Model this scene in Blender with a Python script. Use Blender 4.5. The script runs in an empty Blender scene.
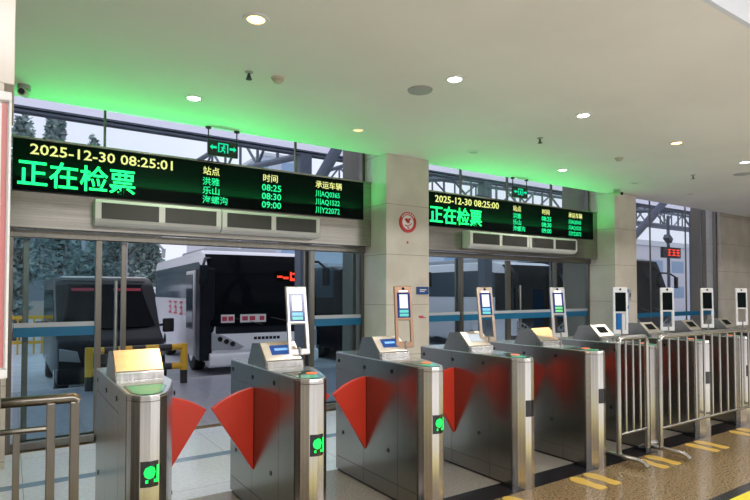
import bpy, bmesh, math, random
from mathutils import Vector, Matrix
random.seed(7)
SC = bpy.context.scene
COL = SC.collection
R = math.radians

# ------------------------------------------------------------------ camera, world, sun, area lights, exposure
cd = bpy.data.cameras.new('camera')
cam = bpy.data.objects.new('camera', cd); COL.objects.link(cam)
cam.location = (0, 0, 1.5)
cam.rotation_euler = (R(91.5), 0, R(-33.6))
cd.sensor_width = 36.0
cd.lens = 549.0 / 750.0 * 36.0
cd.shift_y = 28.1 / 750.0
cd.clip_start = 0.05; cd.clip_end = 500
SC.camera = cam
SC.view_settings.view_transform = 'Standard'
SC.view_settings.look = 'None'
SC.view_settings.gamma = 1.0
SC.view_settings.use_curve_mapping = False
SC.view_settings.exposure = 0.0

w = bpy.data.worlds.new('overcast_sky'); SC.world = w; w.use_nodes = True
nt = w.node_tree; bg = nt.nodes['Background']
tc = nt.nodes.new('ShaderNodeTexCoord'); nz = nt.nodes.new('ShaderNodeTexNoise'); cr = nt.nodes.new('ShaderNodeValToRGB')
nz.inputs['Scale'].default_value = 2.2; nz.inputs['Detail'].default_value = 4
nt.links.new(tc.outputs['Generated'], nz.inputs['Vector']); nt.links.new(nz.outputs['Fac'], cr.inputs['Fac'])
cr.color_ramp.elements[0].position = 0.3; cr.color_ramp.elements[0].color = (0.68, 0.72, 0.86, 1)
cr.color_ramp.elements[1].position = 0.7; cr.color_ramp.elements[1].color = (0.82, 0.84, 0.94, 1)
nt.links.new(cr.outputs['Color'], bg.inputs['Color']); bg.inputs['Strength'].default_value = 1.22

def area(name, loc, rot, sx, sy, power, color):
    l = bpy.data.lights.new(name, 'AREA'); l.shape = 'RECTANGLE'; l.size = sx; l.size_y = sy
    l.energy = power; l.color = color
    o = bpy.data.objects.new(name, l); COL.objects.link(o); o.location = loc; o.rotation_euler = rot
    return o
# unseen fill lamps added behind the camera to brighten the room
area('hall_fill_light', (1.5, -2.2, 4.15), (0, 0, 0), 5.0, 0.9, 400, (1.0, 0.98, 0.98))
area('hall_fill_light', (9.0, -2.2, 4.15), (0, 0, 0), 6.0, 0.9, 460, (1.0, 0.98, 0.98))
area('hall_fill_light', (17.0, -2.2, 4.15), (0, 0, 0), 6.0, 0.9, 40, (1.0, 0.98, 0.98))

# up-facing lamps added before the two LED boards to give their green glow
area('led_board_glow', (1.3, 5.93, 2.56), (R(188), 0, 0), 2.5, 0.05, 19, (0.03, 1.0, 0.20))
area('led_board_glow', (3.2, 5.93, 2.56), (R(188), 0, 0), 1.1, 0.05, 4.5, (0.03, 1.0, 0.20))
area('led_board_glow', (6.1, 5.93, 2.56), (R(188), 0, 0), 2.5, 0.05, 15, (0.03, 1.0, 0.20))
area('led_board_glow', (8.0, 5.93, 2.56), (R(188), 0, 0), 1.1, 0.05, 6, (0.03, 1.0, 0.20))

# ------------------------------------------------------------------ materials
MATS = {}
def mat(name, color=(0.5, 0.5, 0.5), rough=0.5, metal=0.0, emit=None, strength=1.0, spec=None):
    m = bpy.data.materials.new(name); m.use_nodes = True
    b = m.node_tree.nodes['Principled BSDF']
    b.inputs['Base Color'].default_value = (*color, 1); b.inputs['Roughness'].default_value = rough
    b.inputs['Metallic'].default_value = metal
    if spec is not None: b.inputs['Specular IOR Level'].default_value = spec
    if emit:
        b.inputs['Emission Color'].default_value = (*emit, 1); b.inputs['Emission Strength'].default_value = strength
    MATS[name] = m
    return m
def N(m, t): return m.node_tree.nodes.new(t)
def L(m, a, b): m.node_tree.links.new(a, b)
def bsdf(m): return m.node_tree.nodes['Principled BSDF']
def noisy(m, c1, c2, scale, detail=3, p0=0.4, p1=0.6, stretch=None, world=True):
    g = N(m, 'ShaderNodeNewGeometry') if world else N(m, 'ShaderNodeTexCoord')
    v = g.outputs['Position'] if world else g.outputs['Object']
    if stretch:
        mp = N(m, 'ShaderNodeMapping'); mp.inputs['Scale'].default_value = stretch; L(m, v, mp.inputs['Vector']); v = mp.outputs['Vector']
    n = N(m, 'ShaderNodeTexNoise'); n.inputs['Scale'].default_value = scale; n.inputs['Detail'].default_value = detail
    L(m, v, n.inputs['Vector'])
    r = N(m, 'ShaderNodeValToRGB'); r.color_ramp.elements[0].position = p0; r.color_ramp.elements[1].position = p1
    r.color_ramp.elements[0].color = (*c1, 1); r.color_ramp.elements[1].color = (*c2, 1)
    L(m, n.outputs['Fac'], r.inputs['Fac'])
    return r.outputs['Color'], n.outputs['Fac'], v
def brushed(name, color, rough, stretch, var=0.1, world=False):
    m = mat(name, color, rough, 1.0)
    c, f, v = noisy(m, tuple(x * (1 - var) for x in color), tuple(min(1, x * (1 + var)) for x in color), 1.0, 3, 0.3, 0.7, stretch, world)
    L(m, c, bsdf(m).inputs['Base Color'])
    mr = N(m, 'ShaderNodeMapRange'); mr.inputs['To Min'].default_value = rough * (1 - 1.5 * var); mr.inputs['To Max'].default_value = rough * (1 + 1.5 * var)
    L(m, f, mr.inputs['Value']); L(m, mr.outputs['Result'], bsdf(m).inputs['Roughness'])
    return m
def lines(m, v, axis, period, offset, width):
    """1 on thin joints repeating along one axis"""
    s = N(m, 'ShaderNodeSeparateXYZ'); L(m, v, s.inputs['Vector'])
    a = N(m, 'ShaderNodeMath'); a.operation = 'SUBTRACT'; L(m, s.outputs[axis], a.inputs[0]); a.inputs[1].default_value = offset
    d = N(m, 'ShaderNodeMath'); d.operation = 'DIVIDE'; L(m, a.outputs[0], d.inputs[0]); d.inputs[1].default_value = period
    f = N(m, 'ShaderNodeMath'); f.operation = 'FRACT'; L(m, d.outputs[0], f.inputs[0])
    c = N(m, 'ShaderNodeMath'); c.operation = 'LESS_THAN'; L(m, f.outputs[0], c.inputs[0]); c.inputs[1].default_value = width / period
    return c.outputs[0]
def maxn(m, a, b):
    x = N(m, 'ShaderNodeMath'); x.operation = 'MAXIMUM'; L(m, a, x.inputs[0]); L(m, b, x.inputs[1]); return x.outputs[0]
def mixc(m, fac, a, b):
    x = N(m, 'ShaderNodeMix'); x.data_type = 'RGBA'
    if isinstance(fac, float): x.inputs[0].default_value = fac
    else: L(m, fac, x.inputs[0])
    for i, q in ((6, a), (7, b)):
        if isinstance(q, tuple): x.inputs[i].default_value = (*q, 1)
        else: L(m, q, x.inputs[i])
    return x.outputs[2]

m = mat('ceiling_paint', (0.66, 0.61, 0.52), 0.55)
c, f, v = noisy(m, (0.73, 0.69, 0.62), (0.77, 0.73, 0.66), 0.9); L(m, c, bsdf(m).inputs['Base Color'])
mat('fascia_paint', (0.62, 0.64, 0.67), 0.5)
mat('hall_wall', (0.50, 0.49, 0.48), 0.5)
mat('white_paint', (0.75, 0.74, 0.70), 0.5)
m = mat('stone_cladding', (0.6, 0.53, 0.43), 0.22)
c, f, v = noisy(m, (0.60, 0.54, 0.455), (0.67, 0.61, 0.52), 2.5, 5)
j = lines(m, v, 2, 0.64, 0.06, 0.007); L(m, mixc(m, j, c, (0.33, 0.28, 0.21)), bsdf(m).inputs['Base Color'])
def granite(name, dark, mid, light, scale, rough):
    m = mat(name, mid, rough)
    c1, f, v = noisy(m, dark, mid, scale, 4, 0.36, 0.56)
    vo = N(m, 'ShaderNodeTexVoronoi'); vo.inputs['Scale'].default_value = scale * 1.7; L(m, v, vo.inputs['Vector'])
    n2 = N(m, 'ShaderNodeTexNoise'); n2.inputs['Scale'].default_value = scale * 2.3; n2.inputs['Detail'].default_value = 2; L(m, v, n2.inputs['Vector'])
    r2 = N(m, 'ShaderNodeValToRGB'); r2.color_ramp.elements[0].position = 0.54; r2.color_ramp.elements[1].position = 0.64
    L(m, n2.outputs['Fac'], r2.inputs['Fac'])
    L(m, mixc(m, r2.outputs['Color'], c1, light), bsdf(m).inputs['Base Color'])
    return m
granite('granite_brown', (0.06, 0.043, 0.024), (0.24, 0.165, 0.08), (0.40, 0.31, 0.18), 55, 0.15)
granite('granite_grey', (0.13, 0.115, 0.095), (0.25, 0.225, 0.19), (0.40, 0.37, 0.32), 60, 0.28)
mat('black_granite', (0.012, 0.012, 0.014), 0.16)
m = mat('floor_tile_white', (0.6, 0.6, 0.62), 0.16)
c, f, v = noisy(m, (0.64, 0.68, 0.80), (0.72, 0.76, 0.87), 30, 3)
j = maxn(m, lines(m, v, 0, 0.8, 0.1, 0.006), lines(m, v, 1, 0.8, 0.3, 0.006)); L(m, mixc(m, j, c, (0.36, 0.36, 0.38)), bsdf(m).inputs['Base Color'])
mat('hall_floor_bounce', (0.68, 0.67, 0.67), 0.3)  # unseen hall floor, made pale to bounce light onto the ceiling
mat('floor_tile_blue', (0.20, 0.29, 0.42), 0.18)
m = mat('platform_paving', (0.3, 0.31, 0.35), 0.3)
c, f, v = noisy(m, (0.25, 0.26, 0.30), (0.33, 0.34, 0.38), 14, 4)
j = maxn(m, lines(m, v, 0, 0.6, 0.1, 0.008), lines(m, v, 1, 0.6, 0.2, 0.008)); L(m, mixc(m, j, c, (0.16, 0.16, 0.18)), bsdf(m).inputs['Base Color'])
m = mat('asphalt', (0.3, 0.31, 0.33), 0.6)
c, f, v = noisy(m, (0.44, 0.46, 0.50), (0.52, 0.54, 0.58), 3, 6); L(m, c, bsdf(m).inputs['Base Color'])
mat('kerb_stone', (0.32, 0.32, 0.33), 0.7)

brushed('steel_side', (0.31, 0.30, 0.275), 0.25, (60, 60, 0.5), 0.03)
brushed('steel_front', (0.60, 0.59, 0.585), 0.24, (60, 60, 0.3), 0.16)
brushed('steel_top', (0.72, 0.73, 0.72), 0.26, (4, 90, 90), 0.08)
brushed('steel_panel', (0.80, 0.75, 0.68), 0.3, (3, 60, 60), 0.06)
brushed('steel_header', (0.38, 0.365, 0.33), 0.2, (0.8, 50, 50), 0.16)
brushed('steel_tube', (0.46, 0.455, 0.445), 0.24, (30, 30, 1), 0.08)
brushed('steel_rail', (0.17, 0.155, 0.13), 0.3, (30, 30, 1), 0.08)
brushed('door_frame_metal', (0.20, 0.19, 0.165), 0.33, (40, 40, 1), 0.08)
mat('scanner_bronze', (0.46, 0.29, 0.20), 0.34, 0.85)
mat('scanner_champagne', (0.42, 0.34, 0.27), 0.34, 0.85)
mat('scanner_silver', (0.46, 0.45, 0.45), 0.34, 0.8)
mat('scanner_white', (0.62, 0.63, 0.65), 0.35, 0.15)
mat('black_plastic', (0.012, 0.012, 0.013), 0.35)
mat('black_gloss', (0.01, 0.011, 0.013), 0.06)
mat('dark_seam', (0.05, 0.05, 0.05), 0.6)
mat('grey_plastic', (0.35, 0.34, 0.32), 0.5)
mat('white_plastic', (0.72, 0.71, 0.68), 0.4)
mat('ivory_plastic', (0.52, 0.45, 0.34), 0.45)
mat('flap_red', (0.58, 0.035, 0.015), 0.34)
mat('arrow_green', (0.0, 0.25, 0.11), 0.2, emit=(0.0, 0.5, 0.22), strength=0.35)
mat('display_green_glass', (0.02, 0.10, 0.065), 0.05)
mat('orange_button', (0.80, 0.16, 0.05), 0.35, emit=(1.0, 0.2, 0.06), strength=0.35)
mat('led_green', (0, 0, 0), 0.5, emit=(0.008, 1.0, 0.19), strength=2.2)
mat('led_sea_green', (0, 0, 0), 0.5, emit=(0.012, 1.0, 0.34), strength=1.1)
mat('led_yellow', (0, 0, 0), 0.5, emit=(0.95, 1.0, 0.32), strength=1.0)
mat('led_red', (0, 0, 0), 0.5, emit=(1.0, 0.05, 0.02), strength=1.6)
mat('exit_green', (0, 0, 0), 0.5, emit=(0.0, 0.85, 0.42), strength=1.0)
mat('signal_green', (0, 0, 0), 0.5, emit=(0.005, 1.0, 0.13), strength=1.4)
mat('screen_black', (0.002, 0.0045, 0.0045), 0.5, spec=0.05)
mat('lcd_blue', (0.01, 0.03, 0.12), 0.15, emit=(0.02, 0.09, 0.33), strength=0.6)
mat('lcd_text', (0.2, 0.4, 0.8), 0.3, emit=(0.12, 0.35, 0.85), strength=0.7)
mat('lcd_pale', (0.4, 0.45, 0.5), 0.15, emit=(0.35, 0.42, 0.52), strength=0.5)
mat('screen_navy', (0.01, 0.015, 0.06), 0.15, emit=(0.01, 0.03, 0.20), strength=0.6)
mat('screen_white', (0.3, 0.3, 0.3), 0.3, emit=(0.75, 0.85, 0.95), strength=0.9)
mat('screen_teal', (0.1, 0.3, 0.3), 0.3, emit=(0.05, 0.45, 0.42), strength=0.9)
mat('screen_cyan', (0.1, 0.3, 0.5), 0.3, emit=(0.10, 0.42, 0.75), strength=0.9)
mat('screen_green', (0.1, 0.3, 0.1), 0.3, emit=(0.10, 0.55, 0.16), strength=0.9)
mat('lamp_white', (0.9, 0.9, 0.9), 0.4, emit=(1.0, 0.99, 0.95), strength=14)
mat('lamp_warm', (0.9, 0.7, 0.5), 0.4, emit=(1.0, 0.50, 0.14), strength=8)
mat('lamp_dim', (0.9, 0.7, 0.5), 0.4, emit=(1.0, 0.72, 0.38), strength=0.9)
mat('lamp_off', (0.45, 0.42, 0.37), 0.3)
mat('light_bar', (0.9, 0.9, 0.9), 0.4, emit=(1.0, 0.9, 0.95), strength=2.2)
mat('aircon_white', (0.66, 0.65, 0.60), 0.4)
m = mat('aircon_grille', (0.07, 0.07, 0.06), 0.6)
mat('grille_slat', (0.07, 0.065, 0.06), 0.5)
mat('sticker_yellow', (0.58, 0.38, 0.07), 0.4)
mat('caution_yellow', (0.72, 0.60, 0.03), 0.45)
mat('sign_red', (0.55, 0.03, 0.025), 0.4)
mat('stripe_pink', (0.62, 0.22, 0.21), 0.4)
mat('sign_white', (0.82, 0.80, 0.78), 0.4)
mat('sign_blue', (0.01, 0.065, 0.24), 0.35)
mat('banner_blue', (0.01, 0.16, 0.48), 0.4)
mat('strip_blue', (0.0, 0.12, 0.25), 0.4)
mat('strip_pale', (0.40, 0.43, 0.46), 0.5)
mat('shaded_pillar_stone', (0.20, 0.175, 0.14), 0.5)  # pillar stone with the outdoor shade put into its colour
mat('steel_blue_grey', (0.12, 0.145, 0.19), 0.55)
m = mat('canopy_roof', (0.60, 0.58, 0.63), 0.6)
tl = N(m, 'ShaderNodeBsdfTranslucent'); tl.inputs['Color'].default_value = (0.95, 0.93, 0.98, 1); mx = N(m, 'ShaderNodeMixShader'); mx.inputs[0].default_value = 0.9
L(m, bsdf(m).outputs[0], mx.inputs[1]); L(m, tl.outputs[0], mx.inputs[2]); L(m, mx.outputs[0], m.node_tree.nodes['Material Output'].inputs['Surface'])
mat('rubber', (0.02, 0.02, 0.02), 0.7)
mat('coach_white', (0.80, 0.80, 0.84), 0.25)
mat('coach_silver', (0.36, 0.37, 0.41), 0.3, 0.2)
mat('coach_dark', (0.012, 0.014, 0.02), 0.3, spec=0.12)
mat('vehicle_glass', (0.005, 0.006, 0.008), 0.08, spec=0.03)
mat('side_glass', (0.07, 0.10, 0.125), 0.1, spec=0.4)
mat('curtain_blue', (0.04, 0.08, 0.16), 0.7)
mat('van_black', (0.014, 0.016, 0.018), 0.3, spec=0.15)
mat('van_white', (0.6, 0.62, 0.66), 0.3)
mat('chrome', (0.7, 0.7, 0.7), 0.12, 1.0)
mat('lens', (0.25, 0.26, 0.28), 0.08)
mat('tail_red', (0.5, 0.02, 0.01), 0.2)
mat('plate_blue', (0.02, 0.08, 0.35), 0.4)
mat('letter_red', (0.55, 0.06, 0.10), 0.5)
mat('barrier_yellow', (0.62, 0.36, 0.02), 0.4)
mat('barrier_black', (0.015, 0.015, 0.015), 0.4)
m = mat('foliage', (0.06, 0.11, 0.08), 0.7)
c, f, v = noisy(m, (0.17, 0.24, 0.235), (0.33, 0.42, 0.40), 1.6, 4); L(m, c, bsdf(m).inputs['Base Color'])  # leaf colour paled to stand in for distance haze
mat('bark', (0.08, 0.065, 0.05), 0.8)
def facade(name, wall, pane, px, pz, wx, wz):
    m = mat(name, wall, 0.6)
    g = N(m, 'ShaderNodeNewGeometry'); v = g.outputs['Position']
    a = lines(m, v, 0, px, 0.4, wx); b = lines(m, v, 2, pz, 0.9, wz)
    mu = N(m, 'ShaderNodeMath'); mu.operation = 'MULTIPLY'; L(m, a, mu.inputs[0]); L(m, b, mu.inputs[1])
    L(m, mixc(m, mu.outputs[0], wall, pane), bsdf(m).inputs['Base Color'])
    return m
facade('facade_beige', (0.46, 0.39, 0.33), (0.20, 0.22, 0.25), 3.0, 3.0, 1.7, 1.6)
facade('facade_pale', (0.62, 0.60, 0.64), (0.28, 0.38, 0.52), 4.0, 2.6, 2.4, 1.2)
facade('facade_blue', (0.55, 0.60, 0.70), (0.30, 0.42, 0.60), 5.0, 3.2, 2.8, 2.0)
facade('facade_slate', (0.10, 0.15, 0.17), (0.05, 0.085, 0.10), 2.6, 2.8, 1.6, 1.5)

def glass(name, tint, refl):
    m = bpy.data.materials.new(name); m.use_nodes = True; n = m.node_tree.nodes; n.clear()
    out = N(m, 'ShaderNodeOutputMaterial'); t = N(m, 'ShaderNodeBsdfTransparent'); g = N(m, 'ShaderNodeBsdfGlossy')
    g.inputs['Roughness'].default_value = 0.02; t.inputs['Color'].default_value = (*tint, 1)
    fr = N(m, 'ShaderNodeFresnel'); fr.inputs['IOR'].default_value = 1.45
    mu = N(m, 'ShaderNodeMath'); mu.operation = 'MULTIPLY'; mu.inputs[1].default_value = refl; L(m, fr.outputs[0], mu.inputs[0])
    mx = N(m, 'ShaderNodeMixShader'); L(m, mu.outputs[0], mx.inputs[0]); L(m, t.outputs[0], mx.inputs[1]); L(m, g.outputs[0], mx.inputs[2])
    L(m, mx.outputs[0], out.inputs['Surface']); MATS[name] = m
glass('glass_door', (0.86, 0.94, 0.96), 0.18)
glass('glass_clear', (0.95, 0.97, 0.98), 0.14)

# ------------------------------------------------------------------ mesh helpers
class MB:
    def __init__(s): s.bm = bmesh.new()
    def _take(s, verts, M):
        bmesh.ops.transform(s.bm, matrix=M, verts=verts)
    def box(s, x0, x1, y0, y1, z0, z1, bevel=0.0, rot=None, seg=2):
        r = bmesh.ops.create_cube(s.bm, size=1.0); vs = r['verts']
        bmesh.ops.transform(s.bm, matrix=Matrix.Diagonal((x1 - x0, y1 - y0, z1 - z0, 1)), verts=vs)
        if bevel > 0:
            es = list({e for v in vs for e in v.link_edges})
            rr = bmesh.ops.bevel(s.bm, geom=es, offset=bevel, segments=seg, affect='EDGES', profile=0.5)
            vs = list({v for f in rr['faces'] for v in f.verts} | {v for v in vs if v.is_valid})
        M = Matrix.Translation(((x0 + x1) / 2, (y0 + y1) / 2, (z0 + z1) / 2))
        if rot is not None: M = M @ rot
        s._take(vs, M); return s
    def cyl(s, p0, p1, r, r2=None, seg=16):
        p0, p1 = Vector(p0), Vector(p1); d = p1 - p0
        q = bmesh.ops.create_cone(s.bm, cap_ends=True, segments=seg, radius1=r, radius2=r if r2 is None else r2, depth=d.length)
        M = Matrix.Translation((p0 + p1) / 2) @ Vector((0, 0, 1)).rotation_difference(d.normalized()).to_matrix().to_4x4()
        s._take(q['verts'], M); return s
    def sphere(s, c, r, sx=1, sy=1, sz=1, u=16, v=10):
        q = bmesh.ops.create_uvsphere(s.bm, u_segments=u, v_segments=v, radius=r)
        s._take(q['verts'], Matrix.Translation(c) @ Matrix.Diagonal((sx, sy, sz, 1))); return s
    def tube(s, pts, r, seg=12):
        pts = [Vector(p) for p in pts]
        rings = []
        for i, p in enumerate(pts):
            t = (pts[min(i + 1, len(pts) - 1)] - pts[max(i - 1, 0)]).normalized()
            up = Vector((0, 0, 1)) if abs(t.z) < 0.95 else Vector((0, 1, 0))
            a = t.cross(up).normalized(); b = a.cross(t).normalized()
            rings.append([s.bm.verts.new(p + r * (math.cos(2 * math.pi * k / seg) * a + math.sin(2 * math.pi * k / seg) * b)) for k in range(seg)])
        for i in range(len(rings) - 1):
            for k in range(seg):
                s.bm.faces.new((rings[i][k], rings[i][(k + 1) % seg], rings[i + 1][(k + 1) % seg], rings[i + 1][k]))
        s.bm.faces.new(list(reversed(rings[0]))); s.bm.faces.new(rings[-1]); return s
    def prism(s, poly, axis, a0, a1, bevel=0.0):
        """poly in the plane across axis: x:(y,z) y:(x,z) z:(x,y)"""
        def P(p, a): return {'x': (a, p[0], p[1]), 'y': (p[0], a, p[1]), 'z': (p[0], p[1], a)}[axis]
        A = [s.bm.verts.new(P(p, a0)) for p in poly]; B = [s.bm.verts.new(P(p, a1)) for p in poly]
        fs = [s.bm.faces.new(A), s.bm.faces.new(list(reversed(B)))]
        n = len(poly)
        for i in range(n): fs.append(s.bm.faces.new((A[i], B[i], B[(i + 1) % n], A[(i + 1) % n])))
        bmesh.ops.recalc_face_normals(s.bm, faces=fs)
        if bevel > 0:
            es = list({e for f in fs for e in f.edges})
            bmesh.ops.bevel(s.bm, geom=es, offset=bevel, segments=2, affect='EDGES', profile=0.5)
        return s
    def quad(s, a, b, c, d):
        s.bm.faces.new([s.bm.verts.new(p) for p in (a, b, c, d)]); return s
    def strip(s, rows, thick):
        """a solid sheet through rows of points, thickened along its normals"""
        G = [[s.bm.verts.new(p) for p in r] for r in rows]
        fs = []
        for i in range(len(G) - 1):
            for k in range(len(G[0]) - 1): fs.append(s.bm.faces.new((G[i][k], G[i][k + 1], G[i + 1][k + 1], G[i + 1][k])))
        bmesh.ops.recalc_face_normals(s.bm, faces=fs)
        bmesh.ops.solidify(s.bm, geom=fs, thickness=thick); return s
    def lathe(s, c, prof, seg=24, axis='z', caps=True):
        rings = []
        for r, h in prof:
            ring = []
            for k in range(seg):
                a = 2 * math.pi * k / seg
                q = (r * math.cos(a), r * math.sin(a), h) if axis == 'z' else (r * math.cos(a), h, r * math.sin(a))
                ring.append(s.bm.verts.new((c[0] + q[0], c[1] + q[1], c[2] + q[2])))
            rings.append(ring)
        fs = []
        for i in range(len(rings) - 1):
            for k in range(seg): fs.append(s.bm.faces.new((rings[i][k], rings[i][(k + 1) % seg], rings[i + 1][(k + 1) % seg], rings[i + 1][k])))
        if caps: fs.append(s.bm.faces.new(rings[0])); fs.append(s.bm.faces.new(rings[-1]))
        bmesh.ops.recalc_face_normals(s.bm, faces=fs); return s
    def mesh(s, name, m, smooth=False):
        me = bpy.data.meshes.new(name); s.bm.normal_update(); s.bm.to_mesh(me); s.bm.free()
        me.materials.append(MATS[m])
        if smooth:
            me.polygons.foreach_set('use_smooth', [True] * len(me.polygons))
            try: me.set_sharp_from_angle(angle=R(38))
            except Exception: pass
        return me
CACHE = {}
def part(name, build, m, parent, label=None, key=None, smooth=False):
    """one mesh object under its thing; with a key the mesh is shared by every copy"""
    if key and key in CACHE: me = CACHE[key]
    else:
        b = build() if callable(build) else build
        me = b if isinstance(b, bpy.types.Mesh) else b.mesh(name, m, smooth)
        if key: CACHE[key] = me
    o = bpy.data.objects.new(name, me); COL.objects.link(o)
    o.parent = parent
    if label: o['label'] = label
    return o
def thing(name, label, cat, loc=(0, 0, 0), rotz=0, group=None):
    o = bpy.data.objects.new(name, None); COL.objects.link(o); o.empty_display_size = 0.1
    o.location = loc; o.rotation_euler = (0, 0, rotz); o['label'] = label; o['category'] = cat
    if group: o['group'] = group
    return o
def solo(name, b, m, label, cat, loc=(0, 0, 0), group=None, key=None, smooth=False, rotz=0):
    o = part(name, b, m, None, None, key, smooth); o.location = loc; o.rotation_euler = (0, 0, rotz)
    o['label'] = label; o['category'] = cat
    if group: o['group'] = group
    return o
def struct(name, b, m, label=None, parent=None, smooth=False):
    o = part(name, b, m, parent, label, None, smooth)
    if parent is None: o['kind'] = 'structure'
    return o
def text_mesh(body, m, x0, x1, z0, z1, y, bold=0.0, depth=0.004, mirror=False):
    """raised lettering in the XZ plane facing -Y, fitted to a box"""
    c = bpy.data.curves.new('lettering', 'FONT'); c.body = body; c.size = 1.0; c.offset = bold; c.extrude = 0.5; c.resolution_u = 2
    o = bpy.data.objects.new('lettering', c); COL.objects.link(o)
    dg = bpy.context.evaluated_depsgraph_get(); dg.update()
    me = bpy.data.meshes.new_from_object(o.evaluated_get(dg))
    bpy.data.objects.remove(o)
    xs = [v.co.x for v in me.vertices]; ys = [v.co.y for v in me.vertices]
    ax, bx, ay, by = min(xs), max(xs), min(ys), max(ys)
    for v in me.vertices:
        X = x0 + (v.co.x - ax) / (bx - ax) * (x1 - x0); Z = z0 + (v.co.y - ay) / (by - ay) * (z1 - z0)
        v.co = (X, y + depth * (-v.co.z), Z)
    me.materials.clear(); me.materials.append(MATS[m]); me.name = 'lettering'
    for p in me.polygons: p.material_index = 0
    return me

# ------------------------------------------------------------------ the room
XL, XR = -5.0, 24.0
def BX(*a, **k): return MB().box(*a, **k)
struct('floor', BX(XL, XR, -6, 1.45, -0.2, 0), 'hall_floor_bounce', 'unseen floor of the waiting hall, made pale to bounce light')
struct('floor', BX(XL, XR, 1.45, 1.925, -0.2, 0), 'granite_brown')
struct('floor', BX(XL, XR, 2.01, 2.87, -0.2, 0), 'granite_brown')
struct('floor', BX(XL, XR, 2.87, 3.09, -0.2, 0), 'black_granite', 'black granite floor band')
struct('floor', BX(XL, XR, 3.09, 4.10, -0.2, 0), 'granite_grey', 'grey speckled floor of the gate lanes')
struct('floor', BX(XL, XR, 4.10, 5.03, -0.2, 0), 'floor_tile_white')
struct('floor', BX(XL, XR, 5.03, 5.15, -0.2, 0), 'floor_tile_blue', 'blue tile line')
struct('floor', BX(XL, XR, 5.15, 6.13, -0.2, 0), 'floor_tile_white')
struct('floor', BX(XL, XR, 6.13, 6.27, -0.2, 0), 'granite_brown', 'threshold strip')
struct('floor', BX(XL, XR, 1.925, 2.01, -0.2, 0), 'black_granite', 'black line beside the yellow caution band')
struct('platform', BX(XL - 6, 34, 6.27, 9.75, -0.5, 0), 'platform_paving')
struct('kerb', BX(XL - 6, 34, 9.75, 9.9, -0.5, 0), 'kerb_stone')
struct('road', BX(-90, 160, 9.9, 140, -0.6, -0.3), 'asphalt')
struct('ceiling', BX(XL, XR, 1.63, 5.83, 3.26, 3.62), 'ceiling_paint')
struct('ceiling', BX(XL, XR, 5.83, 6.3, 3.48, 3.62), 'ceiling_paint')
struct('ceiling', BX(XL, XR, -6, 1.63, 4.2, 4.4), 'white_paint')
struct('trim_1', BX(XL, XR, 1.60, 1.629, 3.26, 4.2), 'fascia_paint', 'pale fascia at the step of the ceiling')
struct('wall_back', BX(XL, XR, -6.2, -6, 0, 4.4), 'hall_wall')
struct('wall_left', BX(XL - 0.2, XL, -6, 6.2, 0, 4.4), 'hall_wall')
struct('wall_right', BX(XR, XR + 0.2, -6, 6.2, 0, 4.4), 'hall_wall')
struct('wall_front', BX(13.57, XR, 6.08, 6.4, 0, 3.48), 'stone_cladding')
struct('wall_front', BX(XL, -0.70, 6.08, 6.4, 0, 3.48), 'stone_cladding')
struct('pillar', BX(-0.70, -0.02, 5.66, 6.75, 0, 3.6), 'stone_cladding')
def pillar(x0, x1, lab):
    mb = MB().box(x0, x1, 5.66, 6.24, 0, 3.26, 0.004)
    mb.box(x0 + .001, x1 - .001, 5.83, 6.24, 3.25, 3.475)
    o = struct('pillar', mb, 'stone_cladding', lab)
    struct('exterior_pillar', BX(x0 + .002, x1 - .002, 6.24, 6.75, 0, 3.9), 'shaded_pillar_stone')
pillar(3.93, 4.62, 'cream stone pillar between the two doorways')
pillar(8.80, 9.46, 'cream stone pillar right of the second doorway')
struct('exterior_pillar', BX(13.57, 14.2, 6.4, 6.75, 0, 3.9), 'shaded_pillar_stone')
# near pillar on the left edge of the view, thicker above
mb = MB().box(-0.62, 0.002, 2.2, 2.75, 2.20, 3.258, 0.003).box(-0.62, -0.026, 2.2, 2.75, 0, 2.20, 0.003)
struct('pillar', mb, 'stone_cladding', 'cream pillar at the left edge of the view')

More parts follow.
